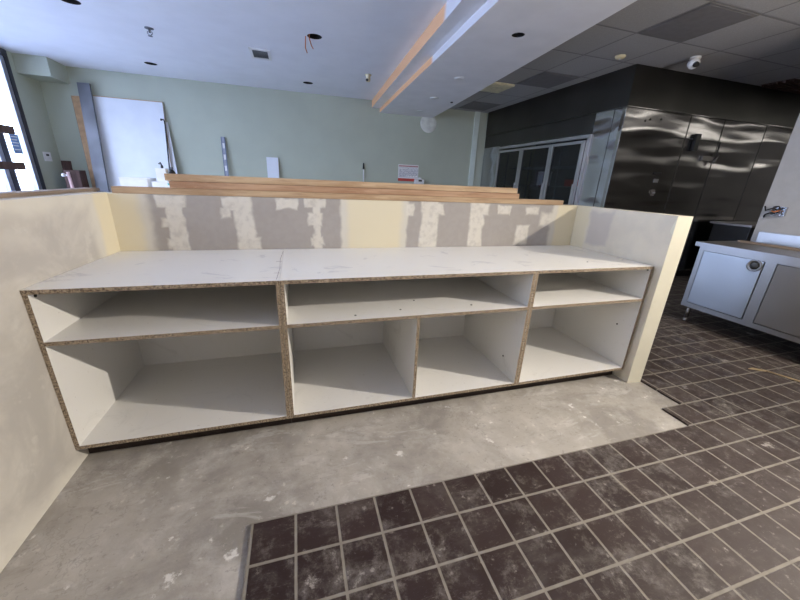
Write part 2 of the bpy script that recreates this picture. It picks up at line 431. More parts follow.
def tag(o, label, cat, group=None):
    o['label'] = label; o['category'] = cat
    if group: o['group'] = group
    return o


def struct(o):
    o['kind'] = 'structure'; return o


def copy_tree(o, parent=None):
    c = o.copy(); COL.objects.link(c)
    if parent is not None: c.parent = parent
    for ch in list(o.children): copy_tree(ch, c)
    return c


def text_part(name, body, size, mat, parent, loc, rot, extrude=0.0005, align='CENTER', space=1.0):
    cu = bpy.data.curves.new(name, 'FONT'); cu.body = body; cu.size = size; cu.extrude = extrude; cu.align_x = align; cu.space_line = space
    cu.materials.append(mat)
    o = bpy.data.objects.new(name, cu); COL.objects.link(o); o.parent = parent; o.location = loc; o.rotation_euler = rot
    return o


# ------------------------------------------------------------------ setting
H = 2.88; W = 6.04; XL = -2.78; XE = 14.0; YF = -4.2
D = 0.781; CT = 0.88
# floor: concrete patch slightly below the tile field
bm = BM()
t = 0.012
abox(bm, (XL, YF, -0.1), (XE, W, -t), 0)                                             # slab: concrete everywhere
x15 = 3.515
# tile field (front rows run right from TX; the wide field lies right of the half wall)
out = [(TX - 0.006, YF), (XE, YF), (XE, W), (x15, W), (x15, TY + SY), (TX + 15 * SX - 0.035, TY + SY), (TX + 15 * SX - 0.035, TY + 0.0), (TX - 0.006, TY + 0.0)]
aprism(bm, out, -t, 0.0, 1)
floor = struct(obj('floor', bm, [CONC, TILE]))

# half walls round the counter
bm = BM()
aprism(bm, [(-0.005, D + 0.003), (-0.13, D + 0.003), (-0.13, -3.2), (-0.005, -3.2)], -t, 1.222)
aprism(bm, [(0.030, D + 0.003), (-0.005, D + 0.003), (-0.005, 0.0)], CT + .001, 1.222)
aprism(bm, [(-0.13, D + 0.003), (0.030, D + 0.003), (0.030, D + .13), (-0.13, D + .13)], -t, 1.217)
struct(obj('wall_half_left', bm, WLEFT))
bm = BM(); aprism(bm, [(0.0302, D), (3.376, D), (3.376, D + .13), (0.0302, D + .13)], -t, 1.217)
struct(obj('wall_half_back', bm, WBACK))
bm = BM(); fs = aprism(bm, [(3.397, -0.044), (3.505, -0.062), (3.49, D + .13), (3.376, D + .13)], -t, 1.217)
for f in fs:
    f.normal_update()
    if f.normal.y < -0.7: f.material_index = 1
struct(obj('wall_half_right', bm, [WRIGHT, CAPY], fix=False))

# outer walls
struct(box('wall_back', (XL - .15, W, -t), (XE, W + .15, 3.1), GREEN))
struct(box('wall_right', (XE, YF - .15, -t), (XE + .15, W + .15, 3.1), PART_W))
# left wall with the storefront opening
bm = BM()
abox(bm, (XL - .15, 5.42, -t), (XL, W, 3.1)); abox(bm, (XL - .15, YF, 2.87), (XL, 5.42, 3.1)); abox(bm, (XL - .15, YF, -t), (XL, -2.2, 2.87)); abox(bm, (XL - .15, -2.2, -t), (XL, 5.42, 0.1))
struct(obj('wall_left', bm, GREEN))
struct(box('wall_front', (XL - .15, YF - .15, -t), (XE, YF, 3.1), PART_W))


def window(name, x0y, spans, z0, z1, axis):
    """storefront: frame with mullions at the given positions and one pane between each pair"""
    fr = BM()
    a, b = spans[0], spans[-1]
    def bb(bm, lo, hi, z0, z1, d0, d1):
        if axis == 'x': abox(bm, (x0y + d0, lo, z0), (x0y + d1, hi, z1))
        else: abox(bm, (lo, x0y + d0, z0), (hi, x0y + d1, z1))
    for s_ in spans: bb(fr, s_ - .04, s_ + .04, z0, z1, -.07, .02)
    bb(fr, a, b, z0, z0 + .1, -.07, .03); bb(fr, a, b, z1 - .09, z1, -.07, .03)
    root = struct(obj(name, fr, FRAMEM))
    for p, q in zip(spans, spans[1:]):
        g = BM(); bb(g, p + .075, q - .12, z0 + .1, z1 - .09, -.028, -.022); obj('pane', g, GLASS, root)
        f2 = BM()
        for lo, hi in ((p + .04, p + .075), (q - .12, q - .04)): bb(f2, lo, hi, z0 + .1, z1 - .09, -.045, .012)
        obj('inner_frame', f2, FRAMEL, root)
    return root


window('window_1', XL, [-2.15, -0.9, 0.3, 1.5, 2.6, 3.7, 4.81, 5.38], 0.1, 2.87, 'x')
# street outside
struct(box('ground_outside', (-30, -30, -0.35), (30, 30, -0.12), ASPH))

# soffit box in the far left corner, pale trim strip on the back wall
struct(box('wall_soffit', (XL, 5.56, 2.625), (-2.375, W, H), GREEN))
struct(box('trim_1', (5.02, W - .03, -t), (5.14, W, H), GREENL))
struct(box('trim_2', (-2.14, W - .004, 0.0), (5.0, W, 0.10), GREEN))

# partition by the sink
struct(box('wall_partition', (5.9, -4.2, -t), (6.02, 0.85, H), PART_W))


# ceiling with real holes where the can lights are out
def cut(o, cutters):
    for cb in cutters:
        m = o.modifiers.new('b', 'BOOLEAN'); m.operation = 'DIFFERENCE'; m.solver = 'EXACT'; m.object = cb
    dg = bpy.context.evaluated_depsgraph_get(); dg.update()
    me = bpy.data.meshes.new_from_object(o.evaluated_get(dg)); o.modifiers.clear(); o.data = me
    for cb in cutters: bpy.data.objects.remove(cb)


def cutter(x, y, z, r, h=0.3):
    bm = BM(); atube(bm, (x, y, z - h / 2), (x, y, z + h / 2), r, 28); return obj('cutter', bm, BLACK)


BX0 = 2.36  # bulkhead left edge at y=1, drifting right with y


def bx(y, off=0.0): return 2.405 + off + (y - 1.9) * 0.059


can_main = [(-0.93, 5.24, .085), (1.385, 3.13, .085), (1.387, 5.27, .085), (-0.938, 3.20, .085)]
can_bulk = [(3.13, 1.66, .06)]
bm = BM(); abox(bm, (XL - .15, YF, H), (3.2, W + .1, H + .12))
ceil = obj('ceiling', bm, CEIL); cut(ceil, [cutter(x, y, H, r) for x, y, r in can_main]); struct(ceil)
bm = BM(); abox(bm, (3.2, YF, H), (XE, W + .1, H + .12)); struct(obj('ceiling_suspended', bm, DROP))
# stepped bulkhead
bm = BM()
z1, z2 = 2.745, 2.67
y0, y1 = YF, W


def stepbox(l0, l1, za, zb_):
    (xa, ka), (xb, kb) = l0, l1      # edge lines: x = xa + k * (y - 1)
    aprism(bm, [(xa + ka * (y0 - 1), y0), (xb + kb * (y0 - 1), y0), (xb + kb * (y1 - 1), y1), (xa + ka * (y1 - 1), y1)], za, zb_)


E1, E2, E3, EM = (2.42, .050), (2.618, .044), (3.565, .089), (2.95, .05)
stepbox(E1, EM, z1, H - .001); stepbox(E2, E3, z2, z1 + .001)
bmesh.ops.recalc_face_normals(bm, faces=bm.faces)
bulk = obj('ceiling_bulkhead', bm, [BULK, FACE], fix=False); cut(bulk, [cutter(x, y, z2, r, .12) for x, y, r in can_bulk])
for p in bulk.data.polygons:
    if p.normal.x < -0.8: p.material_index = 1
struct(bulk)
bm = BM(); stepbox(EM, E3, z1 + .001, H - .001); struct(obj('ceiling_bulkhead_top', bm, BULK))

# ------------------------------------------------------------------ counter cabinets
TH = 0.019; ZB0 = 0.078; ZS0 = 0.628
EDGE = [MELA, PART, COUNTER]


def panel(name, lo, hi, parent, top=False):
    bm = BM(); fs = abox(bm, lo, hi)
    for f in fs:
        f.normal_update()
        if f.normal.y < -0.5: f.material_index = 1
        elif top and f.normal.z > 0.5: f.material_index = 2
    return obj(name, bm, EDGE, parent, fix=False)


def cabinet(x0, x1, label, divider=None, xr_back=None):
    t_ = thing('counter_cabinet', label, 'cabinet', ((x0 + x1) / 2, 0.0, -t), 'open shelf cabinets under the counter')
    x0 += .0005; x1 -= .0005; yb = D - .004
    panel('side_panel', (x0, 0, ZB0), (x0 + TH, yb, CT - TH), t_)
    panel('side_panel', (x1 - TH, 0, ZB0), (x1, yb, CT - TH), t_)
    panel('top_panel', (x0, -.002, CT - TH), (x1, yb, CT), t_, True)
    panel('bottom_panel', (x0 + TH, 0, ZB0), (x1 - TH, yb - .012, ZB0 + TH), t_)
    panel('shelf', (x0 + TH, 0, ZS0), (x1 - TH, yb - .012, ZS0 + TH), t_)
    if divider: panel('divider', (divider - TH / 2, 0.001, ZB0 + TH), (divider + TH / 2, yb - .012, ZS0), t_)
    bm = BM(); abox(bm, (x0 + TH, yb - .012, ZB0), (x1 - TH, yb, CT - TH)); obj('back_panel', bm, MELA, t_)
    bm = BM(); abox(bm, (x0 + .0, .075, -t), (x1 - .0, .093, ZB0)); abox(bm, (x0 + .02, .093, -t), (x0 + .038, yb, ZB0)); abox(bm, (x1 - .038, .093, -t), (x1 - .02, yb, ZB0)); obj('toe_kick', bm, KICK, t_)
    return t_


X1, X2, XR = 0.9745, 2.4353, 3.378
c1 = cabinet(-0.004, X1, 'white open cabinet with one full-width shelf, against the patchy left half wall')
c2 = cabinet(X1, X2, 'widest white open cabinet, in the middle, with an upright divider below its shelf', 1.70)
c3 = cabinet(X2, XR, 'white open cabinet with one shelf beside the cream end wall on the right')
# screws and shelf-pin marks on the inner faces
def screws(par, pts, axis):
    for p in pts:
        bm = BM()
        q = Vector(p); d = {'x+': Vector((.004, 0, 0)), 'x-': Vector((-.004, 0, 0)), 'z': Vector((0, 0, .002)), 'y': Vector((0, -.004, 0))}[axis]
        atube(bm, q - d * .5, q + d, .006, 10); obj('screw', bm, BLACK if axis != 'y' else GALV, par)


screws(c1, [(-.004 + TH + .001, .035, .845)], 'x+'); screws(c1, [(.30, D - .017, .60)], 'y')
screws(c2, [(X2 - TH - .001, .30, .80), (X2 - TH - .001, .16, .575), (X2 - TH - .001, .16, .22)], 'x-')
screws(c2, [(1.62, .10, ZS0 + TH), (1.75, .24, ZS0 + TH), (2.08, .10, ZS0 + TH), (1.35, .06, ZS0 + TH)], 'z')
screws(c3, [(XR - TH - .001, .13, .40), (XR - TH - .001, .02, .85)], 'x-'); screws(c3, [(2.98, .17, CT)], 'z')
# pencil line scribed on the counter beside the left seam
bm = BM()
for yy in (.14, .40): abox(bm, (X1 - .034, yy, CT), (X1 - .002, yy + .003, CT + .0006))
pts = [(X1 - .016, .02), (X1 - .008, .25), (X1 - .014, .45), (X1 - .004, .70)]
for (xa, ya), (xb, yb) in zip(pts, pts[1:]): aprism(bm, [(xa, ya), (xa + .0022, ya), (xb + .0022, yb), (xb, yb)], CT, CT + .0006)
obj('pencil_mark', bm, plain('dark_pencil', (0.3, 0.24, 0.24), 0.8), c1)

# ------------------------------------------------------------------ lumber on the back half wall


def board(name, x0, x1, y0, y1, z0, z1, mat, label, cat='board', group=None, bevel=.003):
    c0 = ((x0 + x1) / 2, (y0 + y1) / 2, z0)
    bm = BM(); abox(bm, (x0 - c0[0], y0 - c0[1], 0), (x1 - c0[0], y1 - c0[1], z1 - z0)); o = obj(name, bm, mat, None, bevel); o.location = c0
    return tag(o, label, cat, group)


G = 'pine boards stacked on the back half wall'
board('lumber_board', 0.045, 3.245, .805, .895, 1.2175, 1.2555, PINE, 'longest pine board, bottom of the stack, lying straight on the back half wall', group=G)
board('lumber_board', 0.345, 2.80, .803, .893, 1.2565, 1.2965, PINE2, 'reddish pine board in the middle of the stack, between two paler ones', group=G)
board('lumber_board', 0.325, 2.78, .808, .898, 1.298, 1.338, PINE, 'pale pine board on top of the stack above the back half wall', group=G)
b_ = board('thin_board', -0.129, -0.055, -1.3, .905, 1.2225, 1.240, TANW, 'thin tan board lying along the top of the left half wall', group=None, bevel=.002)

# ------------------------------------------------------------------ far left: storefront items
# brown rack in front of the storefront
rk = thing('shelf_rack', 'dark brown rack with two flat bars in front of the storefront glass', 'rack', (-2.0, 3.0, -t))
for z in (1.295, 1.672): box('bar', (-2.02, 1.8, z), (-1.94, 3.66, z + .08), BROWNW, rk, .003)
for y in (2.0, 3.1): box('post', (-2.06, y, -t), (-2.02, y + .06, 1.9), BROWNW, rk)
for y in (2.0, 3.1): box('foot', (-2.25, y, -t), (-1.75, y + .06, .03), BROWNW, rk)
sg = tag(box('window_notice', (XL - .019, 5.03, 1.50), (XL - .016, 5.20, 1.76), BLUEP), 'small blue printed notice stuck on the storefront glass', 'notice')
for i, z in enumerate((1.72, 1.68, 1.64, 1.60, 1.55)):
    box('printed_line', (XL - .016, 5.05, z), (XL - .0155, 5.18 - .02 * (i % 2), z + .012), PAPER, sg)

# wall switch (left wall near corner)
sw = thing('wall_switch', 'white wall switch plate with a dark slot on the green left wall', 'switch', (XL, 5.70, 1.49))
box('plate', (XL, 5.615, 1.42), (XL + .008, 5.80, 1.56), WHITEP, sw, .002)
box('rocker', (XL + .008, 5.68, 1.50), (XL + .013, 5.74, 1.53), BLACK, sw); box('rocker', (XL + .008, 5.66, 1.45), (XL + .012, 5.75, 1.475), WHITEP, sw)


def leaner(name, label, cat, x, ybase, w_, hgt, th, lean, mats, rot_y=0.0, group=None):
    """a flat item standing on the floor and leaning back against the far wall"""
    o = thing(name, label, cat, (x, ybase, 0.0 if x > x15 else -t + .0), group, (-lean, rot_y, 0))
    return o


def lboard(o, name, lo, hi, mat, bevel=.002):
    bm = BM(); abox(bm, lo, hi); return obj(name, bm, mat, o, bevel, local=True)


def lean_to(top_z, off):  # base distance for a lean angle so that the top back edge meets the wall
    return math.asin(min(.9, off / top_z))


# big white sheet
Hs = 2.52; off = .30; a = math.asin(off / Hs)
o = leaner('wall_sheet', 'large white sheet with tan edges leaning on the green back wall', 'sheet', -1.58, W - off - .03, 1, Hs, .02, a, None)
lboard(o, 'face', (-.52, -.006, 0), (.50, 0, Hs - .012), WBOARD); lboard(o, 'core', (-.525, 0, 0), (.504, .014, Hs), MDF)
Hs = 2.50; off = .26; a = math.asin(off / Hs)
o = leaner('fibreboard_sheet', 'tan fibreboard sheet showing as a sliver left of the grey metal channel', 'sheet', -1.98, W - off - .008, 1, Hs, .02, a, None, rot_y=-.035)
lboard(o, 'panel', (-.33, 0, 0), (.25, .006, Hs), MDF); lboard(o, 'panel_edge', (-.335, -.001, 0), (-.33, .007, Hs), TANW)
# metal channel
Hs = 2.70; off = .44; a = math.asin(off / Hs)
o = leaner('metal_channel', 'tall grey metal channel leaning in front of the white sheet', 'metal channel', -2.10, W - off - .10, 1, Hs, .05, a, None, rot_y=-.02)
lboard(o, 'web', (-.085, 0, 0), (.085, .003, Hs), GALV, 0); lboard(o, 'flange', (-.085, .003, 0), (-.082, .045, Hs), GALV, 0); lboard(o, 'flange', (.082, .003, 0), (.085, .045, Hs), GALV, 0)
# brown board in the corner
Hs = 1.46; off = .12; a = math.asin(off / Hs)
o = leaner('brown_board', 'dark brown board standing upright in the far left corner', 'board', -2.705, W - off - .02, 1, Hs, .02, a, None)
lboard(o, 'plank', (-.066, 0, 0), (.066, .02, Hs), BROWNW)
# brown box / cabinet carcass
cb = thing('brown_crate', 'low brown wooden crate at the foot of the metal channel', 'crate', (-2.39, 5.56, -t))
bm = BM(); x0_, x1_, ya, yb, z0_, z1_ = -2.50, -2.29, 5.46, 5.66, -t, 1.30
for lo, hi in (((x0_, ya, z0_), (x0_ + .018, yb, z1_)), ((x1_ - .018, ya, z0_), (x1_, yb, z1_)), ((x0_ + .018, yb - .018, z0_), (x1_ - .018, yb, z1_)), ((x0_ + .018, ya, z0_ + .05), (x1_ - .018, yb - .018, z0_ + .068))): abox(bm, lo, hi)
obj('carcass', bm, BROWNW, cb); box('front', (x0_ + .018, ya, z0_ + .07), (x1_ - .018, ya + .018, z1_ - .004), BROWNW, cb)
# pipe with white valve
pv = thing('pipe_stub', 'pinkish upright pipe with a white round valve beside the brown crate', 'pipe', (-2.40, 5.4, -t))
bm = BM(); atube(bm, (-2.36, 5.40, -t), (-2.41, 5.40, 1.27), .022); alathe(bm, (-2.38, 5.40, -t), [(.05, 0), (.05, .012), (.03, .02)], 20); obj('pipe', bm, PINKM, pv)
bm = BM(); atube(bm, (-2.41, 5.40, 1.22), (-2.44, 5.39, 1.22), .016); obj('outlet', bm, WHITEP, pv)
bm = BM(); alathe(bm, (-2.465, 5.38, 1.22), [(.008, -.02), (.024, -.018), (.028, 0), (.024, .015), (.01, .02)], 16, 'x'); obj('valve', bm, WHITEP, pv)
# black rod with crook
o = leaner('black_rod', 'thin black rod with a bent top leaning on the white sheet', 'rod', -1.07, W - .62, 1, 2.2, .02, math.asin(.28 / 2.2), None, rot_y=.03)
bm = BM(); apath(bm, [(0, 0, 0), (0, 0, 1.0), (0, 0, 2.10), (-.004, 0, 2.18), (-.02, 0, 2.21), (-.045, 0, 2.20)], .011); obj('shaft', bm, BLACK, o, local=True)
bm = BM(); atube(bm, (-.06, 0, 2.20), (-.04, 0, 2.20), .017); obj('tip', bm, BLACK, o, local=True)
# narrow white offcut behind
o = leaner('white_offcut', 'narrow white offcut tapering upward beside the black rod', 'sheet', -1.03, W - .27, 1, 2.2, .01, math.asin(.24 / 2.2), None)
bm = BM(); 
vs = [bm.verts.new(p) for p in ((-.06, 0, 0), (.10, 0, 0), (-.02, 0, 2.2), (-.06, 0, 2.2), (-.06, .01, 0), (.10, .01, 0), (-.02, .01, 2.2), (-.06, .01, 2.2))]
for q in ((0, 1, 2, 3), (7, 6, 5, 4), (0, 4, 5, 1), (1, 5, 6, 2), (2, 6, 7, 3), (3, 7, 4, 0)): bm.faces.new([vs[i] for i in q])
obj('panel', bm, WBOARD, o, local=True)

# work table carrying the white boxes
tb = thing('folding_table', 'white folding work table behind the back half wall', 'table', (-.25, 2.7, -t))
box('tabletop', (-.85, 2.4, .93), (.45, 3.0, .965), WBOARD, tb, .004)
for x in (-.80, .36):
    for y in (2.45, 2.91): box('leg', (x, y, -t), (x + .04, y + .04, .93), GALV, tb)
bx1 = thing('white_carton', 'tallest white carton behind the left end of the lumber, with a teal label', 'box', (-.20, 2.55, .966))
box('carton', (-.31, 2.5, .966), (-.10, 2.7, 1.245), PAPER, bx1, .003); box('label', (-.17, 2.496, 1.215), (-.11, 2.4995, 1.235), TEAL, bx1)
bx2 = thing('white_tub', 'narrow white tub standing on the tallest carton', 'box', (-.20, 2.55, 1.2455))
box('body', (-.265, 2.52, 1.2455), (-.175, 2.62, 1.375), PAPER, bx2, .003)
bm = BM(); alathe(bm, (-.215, 2.57, 1.375), [(.012, 0), (.012, .02), (.008, .03)], 12); apath(bm, [(-.215, 2.57, 1.40), (-.225, 2.57, 1.43), (-.235, 2.56, 1.415)], .008); obj('nozzle', bm, BLACK, bx2)
bd = thing('dark_canister', 'small black canister between the white tub and the top lumber board', 'canister', (-.13, 2.56, 1.2455))
bm = BM(); alathe(bm, (-.135, 2.58, 1.2455), [(.03, 0), (.03, .09), (.02, .11), (.012, .12)], 16); obj('body', bm, BLACK, bd)
bm = BM(); alathe(bm, (-.135, 2.58, 1.3655), [(.013, 0), (.013, .02), (.009, .025)], 12); obj('cap', bm, GALV, bd)
bx3 = thing('flat_carton', 'low white carton at the left of the taller carton on the work table', 'box', (-.47, 2.6, .966))
box('carton', (-.58, 2.5, .966), (-.345, 2.75, 1.262), PAPER, bx3, .003); box('lid', (-.583, 2.497, 1.2625), (-.342, 2.753, 1.275), PAPER, bx3)

# spirit level, white board, pole against the back wall
Hs = 2.02; off = .2; a = math.asin(off / Hs)
o = leaner('spirit_level', 'long blue-grey spirit level with vial windows leaning on the green wall', 'spirit level', -.18, W - off - .03, 1, Hs, .03, a, None)
for lo, hi in (((-.035, 0, 0), (-.022, .025, Hs)), ((.022, 0, 0), (.035, .025, Hs)), ((-.022, .008, 0), (.022, .016, Hs))): lboard(o, 'rail' if lo[0] != -.022 else 'web', lo, hi, plain('blue_grey_level_paint', (0.16, 0.19, 0.27), 0.4) if lo[0] != -.022 else FRAMEL, 0)
for z in (.3, 1.0, 1.42, 1.62, 1.82): lboard(o, 'vial_window', (-.018, .002, z), (.018, .0079, z + .09), WHITEP, 0)
Hs = 1.71; off = .16; a = math.asin(off / Hs)
o = leaner('white_plank', 'short white plank leaning on the green back wall right of the spirit level', 'plank', .68, W - off - .03, 1, Hs, .02, a, None)
lboard(o, 'plank', (-.12, 0, 0), (.10, .018, Hs), WBOARD); lboard(o, 'raw_edge', (.10, 0.001, 0), (.103, .017, Hs), MDF, 0)
o = leaner('white_pole', 'thin white pole with a black tip leaning on the back wall', 'pole', 2.50, W - .16, 1, 1.7, .02, math.asin(.13 / 1.7), None)
bm = BM(); atube(bm, (0, 0, 0), (0, 0, 1.58), .015); obj('shaft', bm, WHITEP, o, local=True)
bm = BM(); atube(bm, (0, 0, 1.58), (0, 0, 1.70), .019, 12, .013); obj('tip', bm, BLACK, o, local=True)

# wall calendar
cx, cz0, cz1, yy = 3.52, 1.355, 1.70, W
cal = thing('wall_calendar', 'wall calendar with a red lower band on the green back wall', 'calendar', (cx, W, cz0))
box('page', (cx - .235, W - .006, cz0), (cx + .235, W - .001, cz1), PAPER, cal)
box('red_band', (cx - .235, W - .008, cz0), (cx + .235, W - .0061, cz0 + .06), REDM, cal)
box('header', (cx - .225, W - .008, cz1 - .045), (cx + .225, W - .0061, cz1 - .015), plain('faded_red_print', (0.55, 0.3, 0.3), .7), cal)
INK = plain('grey_ink', (0.12, 0.12, 0.2), 0.7)
bm = BM()
for i in range(8): abox(bm, (cx - .217 + i * .062, W - .0075, cz0 + .085), (cx - .213 + i * .062, W - .0061, cz1 - .06))
for j in range(6): abox(bm, (cx - .217, W - .0075, cz0 + .085 + j * .04), (cx + .217, W - .0061, cz0 + .088 + j * .04))
obj('day_grid', bm, INK, cal)
dn = []
for j in range(5):                       # days 1 to 31, one text line per week
    for i in range(7):
        d_ = j * 7 + i + 1
        if d_ <= 31:
            cu = bpy.data.curves.new('day', 'FONT'); cu.body = str(d_); cu.size = .042; cu.align_x = 'CENTER'
            tmp = bpy.data.objects.new('day', cu); COL.objects.link(tmp); bpy.context.view_layer.update()
            me = bpy.data.meshes.new_from_object(tmp.evaluated_get(bpy.context.evaluated_depsgraph_get()))
            dn.append((me, -.186 + i * .062, .092 + (4 - j) * .04)); bpy.data.objects.remove(tmp)
bm = BM()
for me, ox, oz in dn:
    t0 = BM(); t0.from_mesh(me); vm_ = {v: bm.verts.new((cx + v.co.x + ox, W - .0078, cz0 + v.co.y + oz)) for v in t0.verts}
    for f in t0.faces:
        try: bm.faces.new([vm_[v] for v in f.verts])
        except ValueError: pass
    t0.free()
o = obj('day_numbers', bm, INK, cal, fix=False); o['kind'] = 'stuff'
wd = thing('wall_dispenser', 'small white rounded holder with a dark slot overlapping the calendar corner', 'holder', (3.8, W, 1.36))
bm = BM(); abox(bm, (3.66, W - .10, 1.29), (3.88, W - .009, 1.41)); obj('body', bm, WHITEP, wd, .02)
bm = BM(); alathe(bm, (3.78, W - .06, 1.415), [(.04, -.005), (.045, .01), (.03, .03)], 16); obj('cap', bm, WHITEP, wd)
box('slot', (3.74, W - .103, 1.36), (3.82, W - .0995, 1.395), BLACK, wd)
# swirl of joint compound on the wall under the bulkhead
bm = BM(); alathe(bm, (3.93, W - .002, 2.56), [(.19, 0), (.185, -.004), (.12, -.006)], 28, 'y')
tag(obj('plaster_patch', bm, plain('skim_coat', (0.70, 0.72, 0.66), 0.8, var=.12, scale=9)), 'round whitish plaster patch on the green wall under the bulkhead end', 'wall patch')

# ------------------------------------------------------------------ ceiling fixtures


def can(x, y, z, r, label, wires=False):
    c_ = thing('can_light_opening', label, 'recessed light opening', (x, y, z), 'empty can light openings')
    bm = BM(); n = 28
    rings = []
    for rr, zz in ((r - .002, z + .002), (r - .002, z + .11)): rings.append([bm.verts.new((x + rr * math.cos(2 * math.pi * i / n), y + rr * math.sin(2 * math.pi * i / n), zz)) for i in range(n)])
    for i in range(n): bm.faces.new((rings[0][i], rings[0][(i + 1) % n], rings[1][(i + 1) % n], rings[1][i]))
    bm.faces.new(rings[1]); obj('can', bm, DARKIN, c_)
    if wires:
        bm = BM(); apath(bm, [(x - .05, y + .02, z + .08), (x - .06, y + .05, z), (x - .03, y + .14, z - .05), (x - .01, y + .17, z - .07)], .006); obj('wire', bm, COPPER, c_)
        bm = BM(); apath(bm, [(x - .03, y - .02, z + .08), (x - .10, y + .03, z), (x - .10, y + .17, z - .07), (x - .08, y + .21, z - .11)], .006); obj('wire', bm, COPPER, c_)
    return c_


can(*can_main[0][:2], H, can_main[0][2], 'empty round ceiling opening nearest the soffit in the far left corner')
can(*can_main[1][:2], H, can_main[1][2], 'empty round ceiling opening with red-brown wires hanging out', True)
can(*can_main[2][:2], H, can_main[2][2], 'small empty round ceiling opening close to the green back wall, right of the vent')
can(*can_main[3][:2], H, can_main[3][2], 'empty round ceiling opening cut by the top frame edge at upper left')
can(*can_bulk[0][:2], z2, .06, 'small round opening in the near underside of the bulkhead')


def disc(x, y, label, r=.07):
    c_ = thing('blank_cover', label, 'ceiling cover', (x, y, z2), 'blank covers under the bulkhead')
    bm = BM(); alathe(bm, (x, y, z2), [(r, 0), (r, -.004), (r - .012, -.010), (.01, -.011)], 28); obj('cover', bm, WHITEP, c_)


disc(3.24, 3.12, 'white blank cover under the bulkhead, nearest of three'); disc(3.36, 4.30, 'white blank cover under the bulkhead, middle of three'); disc(3.5, 5.45, 'white blank cover under the bulkhead, farthest of three, by the green wall')
bm = BM(); alathe(bm, (3.74, 4.45, z2), [(.022, 0), (.022, -.012), (.01, -.014)], 14); tag(obj('black_sensor', bm, BLACK), 'tiny black plug at the right edge of the bulkhead underside', 'plug')

# square supply vent
vt = thing('ceiling_vent', 'square white ceiling vent with dark louvre slots', 'vent', (.74, 4.03, H))
x0, x1, y0, y1 = .60, .86, 3.82, 4.24
bm = BM()
for lo, hi in (((x0, y0, H - .012), (x1, y0 + .05, H)), ((x0, y1 - .05, H - .012), (x1, y1, H)), ((x0, y0 + .05, H - .012), (x0 + .035, y1 - .05, H)), ((x1 - .035, y0 + .05, H - .012), (x1, y1 - .05, H))): abox(bm, lo, hi)
obj('frame', bm, WHITEP, vt); box('backing', (x0 + .035, y0 + .05, H - .002), (x1 - .035, y1 - .05, H - .0005), DARKIN, vt)
for i in range(7):
    y = y0 + .055 + i * .044; bm = BM(); abox(bm, (x0 + .035, y, H - .010), (x1 - .035, y + .026, H - .006)); obj('slat', bm, GALV, vt)
# sprinkler head
sp_ = thing('sprinkler_head', 'small chrome sprinkler head under the ceiling, upper left', 'sprinkler', (-.424, 3.65, H))
bm = BM(); alathe(bm, (-.424, 3.65, H), [(.045, 0), (.045, -.006), (.02, -.012)], 20); obj('escutcheon', bm, GALV, sp_)
bm = BM(); atube(bm, (-.424, 3.65, H - .01), (-.424, 3.65, H - .045), .012); apath(bm, [(-.444, 3.65, H - .03), (-.45, 3.65, H - .05), (-.424, 3.65, H - .075)], .004); apath(bm, [(-.404, 3.65, H - .03), (-.398, 3.65, H - .05), (-.424, 3.65, H - .075)], .004); obj('frame', bm, GALV, sp_)
bm = BM(); alathe(bm, (-.424, 3.65, H - .078), [(.006, .004), (.024, .002), (.024, -.001)], 16); obj('deflector', bm, GALV, sp_)
# cream sensor
cs = thing('ceiling_sensor', 'cream round sensor with a dark side opening left of the bulkhead', 'sensor', (2.27, 4.34, H))
bm = BM(); alathe(bm, (2.25, 4.32, H), [(.05, 0), (.05, -.012), (.032, -.02), (.036, -.07), (.026, -.095), (.01, -.10)], 20); obj('body', bm, CREAMP, cs)
bm = BM(); atube(bm, (2.235, 4.30, H - .075), (2.222, 4.27, H - .085), .018); obj('lens', bm, BLACK, cs)
cs = thing('smoke_detector', 'round cream smoke detector on the suspended ceiling near the cooler corner', 'smoke detector', (4.9, 2.22, H))
bm = BM(); alathe(bm, (4.91, 2.22, H), [(.058, 0), (.06, -.010), (.048, -.026), (.018, -.032)], 24); obj('body', bm, CREAMP, cs)
bm = BM(); alathe(bm, (4.91, 2.22, H - .0325), [(.012, 0), (.010, -.004)], 10); obj('button', bm, WHITEP, cs)
# dome camera
dc = thing('dome_camera', 'white dome security camera with black lens under the suspended ceiling', 'security camera', (5.745, 1.918, H))
px0, py0 = 5.70, 1.90
bm = BM(); alathe(bm, (px0, py0, H), [(.055, 0), (.055, -.02), (.045, -.035)], 28); obj('base', bm, WHITEP, dc)
bm = BM(); alathe(bm, (px0 - .02, py0 - .01, H - .07), [(.004, -.062), (.035, -.05), (.058, -.02), (.062, 0), (.058, .02), (.035, .05), (.004, .062)], 24); obj('housing', bm, WHITEP, dc)
bm = BM(); atube(bm, (px0 - .035, py0 - .04, H - .085), (px0 - .05, py0 - .078, H - .105), .032, 20, .026); obj('lens', bm, BLACK, dc)


def cpanel(i, j, label, dz=.006, ni=1):
    x = gx + i * px_; y = gy + j * py_
    o = thing('ceiling_panel', label, 'ceiling panel', (x, y, H), 'dark panels in the suspended ceiling')
    box('frame', (x + .012, y + .012, H - dz), (x + px_ - .012, y + py_ - .012, H), DARKP, o)
    box('insert', (x + .03, y + .03, H - dz - .003), (x + px_ - .03, y + py_ - .03, H - dz), DARKP2, o)


